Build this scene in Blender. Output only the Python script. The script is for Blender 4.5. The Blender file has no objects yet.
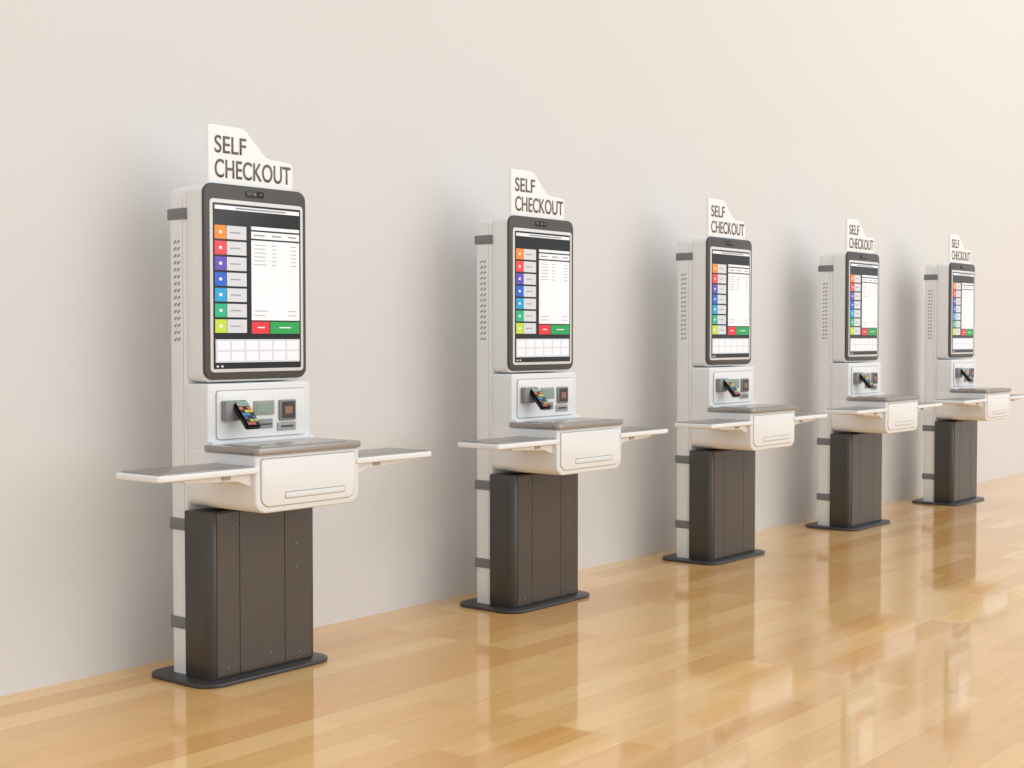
import bpy, bmesh, math, random
from mathutils import Vector, Matrix
random.seed(4)
sc = bpy.context.scene
col = sc.collection
sc.view_settings.view_transform = 'Standard'

# ------------------------------------------------------------ materials
def lin(c):
    return tuple(((v/255)/12.92 if v/255 <= .04045 else ((v/255+.055)/1.055)**2.4) for v in c)
def mat(name, rgb, rough=.5, metal=0., emit=0., spec=.5, coat=0., noise=0., nscale=40.):
    m = bpy.data.materials.new(name); m.use_nodes = True
    nt = m.node_tree; b = nt.nodes['Principled BSDF']
    c = lin(rgb)+(1,)
    b.inputs['Base Color'].default_value = c
    b.inputs['Roughness'].default_value = rough
    b.inputs['Metallic'].default_value = metal
    b.inputs['Specular IOR Level'].default_value = spec
    b.inputs['Coat Weight'].default_value = coat
    b.inputs['Coat Roughness'].default_value = .08
    if emit:
        b.inputs['Emission Color'].default_value = c
        b.inputs['Emission Strength'].default_value = emit
    if noise:
        tc = nt.nodes.new('ShaderNodeTexCoord'); n = nt.nodes.new('ShaderNodeTexNoise')
        n.inputs['Scale'].default_value = nscale; n.inputs['Detail'].default_value = 4
        mx = nt.nodes.new('ShaderNodeMix'); mx.data_type = 'RGBA'
        mx.inputs[6].default_value = tuple(v*(1-noise) for v in c[:3])+(1,)
        mx.inputs[7].default_value = tuple(min(1, v*(1+noise)) for v in c[:3])+(1,)
        nt.links.new(tc.outputs['Object'], n.inputs['Vector'])
        nt.links.new(n.outputs['Fac'], mx.inputs[0])
        nt.links.new(mx.outputs[2], b.inputs['Base Color'])
    return m
M = {}
M['white'] = mat('kiosk_white', (233,235,236), .35, noise=.01)
M['white2'] = mat('kiosk_white_panel', (238,239,239), .3)
M['sign'] = mat('sign_white', (249,250,250), .4)
M['seam'] = mat('seam_grey', (165,163,161), .6)
M['letter'] = mat('letter_grey', (106,103,101), .5)
M['frame'] = mat('frame_charcoal', (66,63,61), .35)
M['dark'] = mat('base_charcoal', (66,63,60), .3, noise=.04, nscale=8)
M['darkp'] = mat('base_panel', (76,67,59), .25, noise=.04, nscale=8)
M['plate'] = mat('plate_dark', (58,58,60), .35)
M['band'] = mat('band_grey', (120,122,125), .4)
M['black'] = mat('display_black', (8,8,9), .12)
M['vent'] = mat('vent_grey', (150,149,148), .7)
M['metal'] = mat('tray_metal', (160,154,149), .28, metal=.5)
M['metal2'] = mat('tray_metal_light', (178,173,168), .25, metal=.5)
M['silver'] = mat('bezel_silver', (226,226,226), .3)
M['ui_white'] = mat('ui_white', (232,235,241), .3, emit=.2)
M['ui_grey'] = mat('ui_grey', (206,209,214), .3, emit=.2)
M['ui_line'] = mat('ui_line', (150,153,158), .3, emit=.1)
cols = [('orange',(238,130,40)),('coral',(226,62,70)),('purple',(90,70,170)),('blue',(30,90,190)),('sky',(20,150,200)),('teal',(30,165,120)),('lime',(180,205,50)),('red',(215,40,50)),('green',(20,150,70)),('yellow',(245,205,40))]
for n,c in cols: M['ui_'+n] = mat('ui_'+n, c, .3, emit=.3)
for n,c in (('orange',(205,125,60)),('yellow',(215,190,80)),('sky',(60,140,175)),('purple',(90,82,140)),('lime',(165,180,85)),('coral',(190,85,85))):
    M['key_'+n] = mat('key_'+n, c, .4)
M['lcd'] = mat('lcd_green', (140,160,145), .25)
M['amber'] = mat('scanner_amber', (150,110,80), .3)
M['grey'] = mat('device_grey', (135,135,138), .4)
M['brown'] = mat('scanner_dark', (58,48,42), .3)

# ------------------------------------------------------------ mesh helpers
def finish(name, bm, m, smooth=True):
    me = bpy.data.meshes.new(name)
    bmesh.ops.recalc_face_normals(bm, faces=bm.faces)
    bm.to_mesh(me); bm.free()
    me.materials.append(m)
    if smooth:
        for p in me.polygons: p.use_smooth = True
        try: me.set_sharp_from_angle(angle=math.radians(35))
        except Exception: pass
    ob = bpy.data.objects.new(name, me); col.objects.link(ob)
    return ob
def add_box(bm, x0,x1,y0,y1,z0,z1, rot=None):
    r = bmesh.ops.create_cube(bm, size=1)
    c = Vector(((x0+x1)/2,(y0+y1)/2,(z0+z1)/2))
    for v in r['verts']:
        v.co = Vector((v.co.x*(x1-x0), v.co.y*(y1-y0), v.co.z*(z1-z0)))
        if rot: v.co = rot @ v.co
        v.co += c
    return r['verts']
def box(name, x0,x1,y0,y1,z0,z1, m, bev=0., seg=2):
    bm = bmesh.new(); add_box(bm,x0,x1,y0,y1,z0,z1)
    if bev: bmesh.ops.bevel(bm, geom=bm.edges[:], offset=bev, segments=seg, affect='EDGES', profile=.5)
    return finish(name,bm,m)
def boxes(name, lst, m):
    bm = bmesh.new()
    for b in lst: add_box(bm,*b)
    return finish(name,bm,m,False)
def rr(x0,x1,z0,z1, r, n=6):
    """rounded rect outline; r = radius or 4 radii (bl, br, tr, tl)"""
    if not isinstance(r,(tuple,list)): r = (r,)*4
    pts = []
    for (cx,cz,a0,ri) in ((x0,z0,180,r[0]),(x1,z0,270,r[1]),(x1,z1,0,r[2]),(x0,z1,90,r[3])):
        if ri <= 0: pts.append((cx,cz)); continue
        ox = cx + (ri if cx==x0 else -ri); oz = cz + (ri if cz==z0 else -ri)
        for i in range(n+1):
            a = math.radians(a0+90*i/n); pts.append((ox+ri*math.cos(a), oz+ri*math.sin(a)))
    return pts
def prism(name, pts, a, b, m, plane='XZ', bev=0., seg=2):
    bm = bmesh.new()
    def P(p,d):
        if plane=='XZ': return (p[0],d,p[1])
        if plane=='XY': return (p[0],p[1],d)
        return (d,p[0],p[1])
    va = [bm.verts.new(P(p,a)) for p in pts]; vb = [bm.verts.new(P(p,b)) for p in pts]
    fa = bm.faces.new(va); fb = bm.faces.new(vb[::-1])
    n = len(pts)
    for i in range(n): bm.faces.new((va[i],vb[i],vb[(i+1)%n],va[(i+1)%n]))
    if bev:
        bm.normal_update()
        eds = list(set(list(fa.edges)+list(fb.edges)))
        bmesh.ops.bevel(bm, geom=eds, offset=bev, segments=seg, affect='EDGES', profile=.5)
    return finish(name,bm,m)
def text(name, s, x0, x1, z0, z1, y, m, ext=.0015, bold=0.):
    cu = bpy.data.curves.new(name,'FONT'); cu.body = s; cu.size = 1; cu.offset = bold
    t = bpy.data.objects.new(name, cu); col.objects.link(t)
    bpy.context.view_layer.update()
    me = bpy.data.meshes.new_from_object(t.evaluated_get(bpy.context.evaluated_depsgraph_get()))
    bpy.data.objects.remove(t)
    bm = bmesh.new(); bm.from_mesh(me)
    ret = bmesh.ops.extrude_face_region(bm, geom=bm.faces[:])
    for v in ret['geom']:
        if isinstance(v, bmesh.types.BMVert): v.co.z += 1
    xs=[v.co.x for v in bm.verts]; ys=[v.co.y for v in bm.verts]
    ax,bx,ay,by = min(xs),max(xs),min(ys),max(ys)
    for v in bm.verts:
        v.co = Vector((x0+(v.co.x-ax)/(bx-ax)*(x1-x0), y-v.co.z*ext, z0+(v.co.y-ay)/(by-ay)*(z1-z0)))
    return finish(name,bm,m,False)

# ------------------------------------------------------------ one kiosk (local coords, column front face y=0, front = -y)
def build_kiosk():
    P = []
    A = P.append
    A(prism('base_plate', rr(-.278,.264,-.190,.170,.075,10), 0,.014, M['plate'],'XY',bev=.004))
    A(prism('column', rr(-.213,.213,.014,1.736,(0,0,.03,.03)), 0,.095, M['white'],'XZ',bev=.014,seg=4))
    A(boxes('column_seams', [(-.2133,.2133,.016,.0176,.03,1.70)], M['seam']))
    for z0,z1 in ((1.620,1.660),(.525,.568),(.174,.217)):
        A(box('column_band', -.217,.217,-.001,.099,z0,z1, M['band'], .004))
    bm = bmesh.new()
    for sx in (-.2133,.2133):
        for i in range(15):
            z = 1.20+i*.0245
            for dy in (.040,.059):
                add_box(bm, sx-.0012,sx+.0012,dy-.0075,dy+.0075,z-.003,z+.003, Matrix.Rotation(math.radians(-35),3,'X'))
    A(finish('side_vents', bm, M['vent'], False))
    # dark pedestal
    A(prism('pedestal', rr(-.224,.224,-.132,.002,(.03,.03,.0,.0)), .014,.60, M['dark'],'XY',bev=.004))
    xs = (-.197,-.106,.082,.197)
    for i in range(3):
        A(box('pedestal_panel_%d'%(i+1), xs[i]+.0008,xs[i+1]-.0008,-.135,-.125,.02,.594, M['darkp'], .0012,1))
    bm = bmesh.new()
    for x,z in ((-.155,.05),(.145,.05),(-.12,.55),(.13,.45),(.13,.36),(.02,.07)):
        bmesh.ops.create_cone(bm, cap_ends=True, segments=12, radius1=.004, radius2=.004, depth=.002,
            matrix=Matrix.Translation((x,-.1358,z))@Matrix.Rotation(math.pi/2,4,'X'))
    A(finish('pedestal_screws', bm, M['band']))
    # sign
    o = [(-.179,1.72),(.170,1.72),(.170,1.828)]
    o += [(.170-.014+.014*math.cos(a),1.832+.014*math.sin(a)) for a in [math.radians(d) for d in (0,30,60,90)]]
    o += [(.075,1.850),(.055,1.857),(.040,1.870),(.020,1.892),(-.010,1.922),(-.026,1.940),(-.040,1.947),(-.053,1.949)]
    o += [(-.173,1.949),(-.179,1.943)]
    A(prism('sign_plate', o, -.044,-.028, M['sign'],'XZ',bev=.002,seg=1))
    A(text('sign_text_self','SELF', -.155,-.029,1.853,1.914,-.0442,M['letter'],bold=.007))
    A(text('sign_text_checkout','CHECKOUT', -.155,.159,1.767,1.832,-.0442,M['letter'],bold=.007))
    # screen
    A(prism('screen_housing', rr(-.210,.210,1.05,1.740,.03), -.050,.037, M['white'],'XZ',bev=.006))
    A(prism('screen_frame', rr(-.212,.212,1.058,1.744,.036,8), -.062,-.048, M['frame'],'XZ',bev=.005,seg=3))
    A(prism('screen_bezel', rr(-.190,.196,1.084,1.690,.014), -.0645,-.06, M['silver'],'XZ',bev=.0015))
    A(prism('display', rr(-.179,.184,1.096,1.676,.004), -.0655,-.062, M['black'],'XZ'))
    A(prism('camera_bar', rr(-.045,.03,1.705,1.729,.008), -.0645,-.06, M['black'],'XZ',bev=.001))
    A(boxes('camera_lens', [(-.013,-.003,-.0655,-.063,1.712,1.722),(-.035,-.028,-.0655,-.063,1.714,1.72),(.012,.019,-.0655,-.063,1.714,1.72)], M['band']))
    f0,f1 = -.0662,-.064
    W=[];G=[];L=[]
    W.append((-.172,.178,f0,f1,1.654,1.668)); L.append((-.09,.12,-.0666,f1,1.658,1.664))
    W.append((-.026,.178,f0,f1,1.590,1.602)); W.append((-.026,.178,f0,f1,1.559,1.584))
    W.append((-.026,.178,f0,f1,1.268,1.553))
    L += [(-.016,.03,-.0666,f1,1.569,1.574),(.06,.10,-.0666,f1,1.569,1.574),(.13,.165,-.0666,f1,1.569,1.574)]
    for i in range(6): 
        z=1.537-i*.014
        L += [(-.014,.03+.02*random.random(),-.0666,f1,z-.0012,z+.0012),(.06,.08,-.0666,f1,z-.0012,z+.0012),(.14,.165,-.0666,f1,z-.0012,z+.0012)]
    L += [(-.014,.04,-.0666,f1,1.300,1.3025),(.13,.165,-.0666,f1,1.300,1.3025),(-.014,.03,-.0666,f1,1.284,1.2865),(.13,.165,-.0666,f1,1.284,1.2865)]
    for i in range(7):
        zc = 1.575-i*.0548
        G.append((-.125,-.046,f0,f1,zc-.0235,zc+.0235))
        L.append((-.112,-.07,-.0666,f1,zc-.002,zc+.002))
        A(boxes('ui_icon_'+cols[i][0], [(-.173,-.127,f0,f1,zc-.0235,zc+.0235)], M['ui_'+cols[i][0]]))
        W.append((-.156,-.145,-.0666,f1,zc-.005,zc+.005))
    A(boxes('ui_cancel', [(-.026,.048,f0,f1,1.220,1.263)], M['ui_red']))
    A(boxes('ui_pay', [(.052,.178,f0,f1,1.220,1.263)], M['ui_green']))
    W += [(-.002,.028,-.0666,f1,1.240,1.244),(.09,.14,-.0666,f1,1.240,1.244)]
    G.append((-.172,.178,f0,f1,1.118,1.200))
    for r in range(2):
        for k in range(6): W.append((-.165+k*.0575,-.115+k*.0575,-.0666,f1,1.124+r*.038,1.156+r*.038))
    W += [(-.168,-.160,f0,f1,1.102,1.108),(-.15,-.142,f0,f1,1.102,1.108)]
    A(boxes('ui_panels',W,M['ui_white'])); A(boxes('ui_labels',G,M['ui_grey'])); A(boxes('ui_lines',L,M['ui_line']))
    # payment panel
    A(prism('payment_housing', rr(-.214,.214,.80,1.045,.012), -.078,.037, M['white'],'XZ',bev=.006,seg=3))
    A(prism('payment_seam', rr(-.183,.190,.848,1.022,.014), -.0795,-.07, M['seam'],'XZ'))
    A(prism('payment_panel', rr(-.180,.187,.851,1.019,.012), -.084,-.07, M['white2'],'XZ',bev=.002))
    A(box('terminal_bracket', -.165,-.098,-.110,-.08,.915,.985, M['grey'],.004))
    A(box('display_window_frame', -.036,.050,-.09,-.08,.928,.980, M['seam'],.003))
    A(box('customer_lcd', -.028,.042,-.0915,-.085,.936,.972, M['lcd'],.001,1))
    A(box('scanner_frame', .070,.140,-.094,-.08,.905,.980, M['grey'],.004))
    A(box('scanner_window', .076,.134,-.0955,-.088,.912,.974, M['brown'],.002,1))
    A(box('scanner_glow', .090,.122,-.0965,-.09,.928,.956, M['amber'],.001,1))
    A(box('coin_plate', -.015,.043,-.089,-.08,.880,.914, M['vent'],.002))
    A(boxes('coin_slot', [(-.008,.036,-.0898,-.085,.892,.898)], M['brown']))
    A(box('receipt_plate', .063,.142,-.090,-.08,.868,.898, M['seam'],.003))
    A(boxes('receipt_slot', [(.075,.130,-.0908,-.085,.880,.887)], M['brown']))
    # handheld payment terminal, tilted and cantilevered from its bracket
    Tm = Matrix.Translation((-.105,-.136,.936)) @ Matrix.Rotation(math.radians(48),4,'X')
    def term(name, lst, m, bev=0.):
        bm = bmesh.new()
        for b in lst: add_box(bm,*b)
        if bev: bmesh.ops.bevel(bm, geom=bm.edges[:], offset=bev, segments=2, affect='EDGES')
        bmesh.ops.transform(bm, matrix=Tm, verts=bm.verts)
        A(finish(name,bm,m))
    term('terminal_body',[(-.030,.030,-.062,.062,-.011,.011)],M['black'],.006)
    term('terminal_screen',[(-.023,.023,.030,.054,.010,.0118)],M['lcd'])
    keyc = ['key_orange','key_yellow','key_sky','key_purple','key_lime','key_coral']
    for i,k in enumerate(keyc):
        y1=.026-i*.0138
        term('terminal_keys_%d'%(i+1),[(-.0235+j*.016,-.0235+j*.016+.014,y1-.0115,y1,.010,.0125) for j in range(3) if (i+j)%3!=1],M[k])
    # drawer housing
    A(prism('drawer_housing', rr(-.217,.217,.612,.812,(.045,.045,.006,.006),8), -.366,.0, M['white'],'XZ',bev=.007,seg=3))
    A(prism('drawer_seam', rr(-.198,.198,.632,.798,(.036,.036,.008,.008),8), -.3672,-.362, M['seam'],'XZ'))
    A(prism('drawer_front', rr(-.1955,.1955,.6345,.7955,(.034,.034,.008,.008),8), -.371,-.362, M['white2'],'XZ',bev=.003))
    A(prism('drawer_handle_recess', rr(-.105,.15,.655,.679,.008), -.3717,-.364, M['seam'],'XZ'))
    A(prism('drawer_handle', rr(-.1025,.1475,.658,.676,.007), -.3735,-.364, M['white'],'XZ',bev=.001))
    # top tray
    A(prism('bagging_plate', rr(-.223,.223,-.380,-.108,(.02,.02,0,0)), .812,.834, M['metal'],'XY',bev=.004))
    A(prism('scale_glass', rr(-.18,.18,-.345,-.15,.01), .834,.837, M['metal2'],'XY',bev=.001))
    A(box('scanner_lip', -.212,.212,-.102,-.070,.830,.846, M['white'],.003))
    for s in (-1,1):
        n = 'shelf_left' if s<0 else 'shelf_right'
        a,b = sorted((s*.205,s*(.574 if s<0 else .566)))
        ro = (.012,0,0,.012) if s<0 else (0,.012,.012,0)
        A(prism(n, rr(a,b,-.371,-.146,ro), .750,.771, M['white2'],'XY',bev=.005,seg=3))
        a2,b2 = sorted((s*.216,s*.560))
        A(prism(n+'_insert', rr(a2,b2,-.364,-.153,.010), .770,.775, M['metal'],'XY',bev=.0015))
        e = s*.205
        A(prism(n+'_bracket', [(e,.70),(e,.752),(s*.48,.752),(s*.46,.738),(s*.27,.728)], -.345,-.18, M['white'],'XZ',bev=.002))
        A(boxes(n+'_hinge', [(min(s*.30,s*.33),max(s*.30,s*.33),-.350,-.342,.736,.748)], M['seam']))
    XS = 1.12
    pre = ('sign','screen','display','camera','ui_','payment','terminal','customer','scanner_','coin','receipt')
    for p in P:
        dy = -.036 if p.name.startswith(pre) else 0
        for v in p.data.vertices:
            v.co.x *= XS; v.co.y += dy
    return P

parts = build_kiosk()
C = 3.339; SP = 1.673; FRONT = 3.972
for i in range(5):
    e = bpy.data.objects.new('self_checkout_kiosk', None)
    e.empty_display_size = .2; col.objects.link(e)
    e.location = (C+i*SP, FRONT, 0)
    for p in parts:
        if i == 0: q = p
        else:
            q = bpy.data.objects.new(p.name, p.data); col.objects.link(q)
        q.parent = e

# ------------------------------------------------------------ room
WALL = 4.275
wm = bpy.data.materials.new('wall_paint'); wm.use_nodes=True
nt=wm.node_tree; b=nt.nodes['Principled BSDF']; b.inputs['Roughness'].default_value=.75
b.inputs['Base Color'].default_value = lin((222,221,220))+(1,)
n=nt.nodes.new('ShaderNodeTexNoise'); n.inputs['Scale'].default_value=120
bp=nt.nodes.new('ShaderNodeBump'); bp.inputs['Strength'].default_value=.03
tc=nt.nodes.new('ShaderNodeTexCoord')
nt.links.new(tc.outputs['Object'],n.inputs['Vector']); nt.links.new(n.outputs['Fac'],bp.inputs['Height']); nt.links.new(bp.outputs['Normal'],b.inputs['Normal'])
box('wall_back', -8,40,WALL,WALL+.15,0,5, wm)

fm = bpy.data.materials.new('oak_floor'); fm.use_nodes=True
nt=fm.node_tree; b=nt.nodes['Principled BSDF']; L=nt.links
tc=nt.nodes.new('ShaderNodeTexCoord')
br=nt.nodes.new('ShaderNodeTexBrick')
br.offset=.37; br.offset_frequency=2; br.squash=1
br.inputs['Scale'].default_value=1
br.inputs['Brick Width'].default_value=1.15; br.inputs['Row Height'].default_value=.13
br.inputs['Mortar Size'].default_value=.0006; br.inputs['Mortar Smooth'].default_value=.5
br.inputs['Color1'].default_value=lin((243,200,135))+(1,)
br.inputs['Color2'].default_value=lin((225,171,103))+(1,)
br.inputs['Mortar'].default_value=lin((212,158,92))+(1,)
L.new(tc.outputs['Object'],br.inputs['Vector'])
mp=nt.nodes.new('ShaderNodeMapping'); mp.inputs['Scale'].default_value=(1.2,14,1)
L.new(tc.outputs['Object'],mp.inputs['Vector'])
ns=nt.nodes.new('ShaderNodeTexNoise'); ns.inputs['Scale'].default_value=2.5; ns.inputs['Detail'].default_value=6; ns.inputs['Distortion'].default_value=.6
L.new(mp.outputs[0],ns.inputs['Vector'])
mr=nt.nodes.new('ShaderNodeMapRange'); mr.inputs[1].default_value=.3; mr.inputs[2].default_value=.7; mr.inputs[3].default_value=.94; mr.inputs[4].default_value=1.04
L.new(ns.outputs['Fac'],mr.inputs[0])
mx=nt.nodes.new('ShaderNodeMix'); mx.data_type='RGBA'; mx.blend_type='MULTIPLY'; mx.inputs[0].default_value=1
L.new(br.outputs['Color'],mx.inputs[6]); L.new(mr.outputs[0],mx.inputs[7])
L.new(mx.outputs[2],b.inputs['Base Color'])
b.inputs['Roughness'].default_value=.08
b.inputs['Coat Weight'].default_value=.25; b.inputs['Coat Roughness'].default_value=.04
box('floor', -8,40,-10,WALL+.15,-.1,0, fm)

# ------------------------------------------------------------ light
w=bpy.data.worlds.new('World'); sc.world=w; w.use_nodes=True
w.node_tree.nodes['Background'].inputs[0].default_value=(.95,.975,1,1)
w.node_tree.nodes['Background'].inputs[1].default_value=.97
sd=bpy.data.lights.new('sun','SUN'); sd.energy=.82; sd.angle=math.radians(48); sd.color=(1,.985,.96)
so=bpy.data.objects.new('sun',sd); col.objects.link(so)
so.rotation_euler = Vector((-.36,1,-.34)).to_track_quat('-Z','Y').to_euler()
so.location=(3,-4,5)
ad=bpy.data.lights.new('warm_fill_light','AREA'); ad.shape='RECTANGLE'; ad.size=8; ad.size_y=2; ad.energy=55; ad.color=(1,.90,.76)  # added warm fill for the upper right wall, no actual fixture
ao=bpy.data.objects.new('warm_fill_light',ad); col.objects.link(ao); ao.location=(12,0,5.2)
ao.rotation_euler = Vector((.0,1,-.6)).to_track_quat('-Z','Y').to_euler()

# ------------------------------------------------------------ camera
cd=bpy.data.cameras.new('camera'); cam=bpy.data.objects.new('camera',cd); col.objects.link(cam)
cd.sensor_width=36; cd.lens=36*1400/1024
cam.location=(0,0,1.208)
cam.rotation_euler=(math.radians(90-1.923),0,math.radians(-51.06))
sc.camera=cam
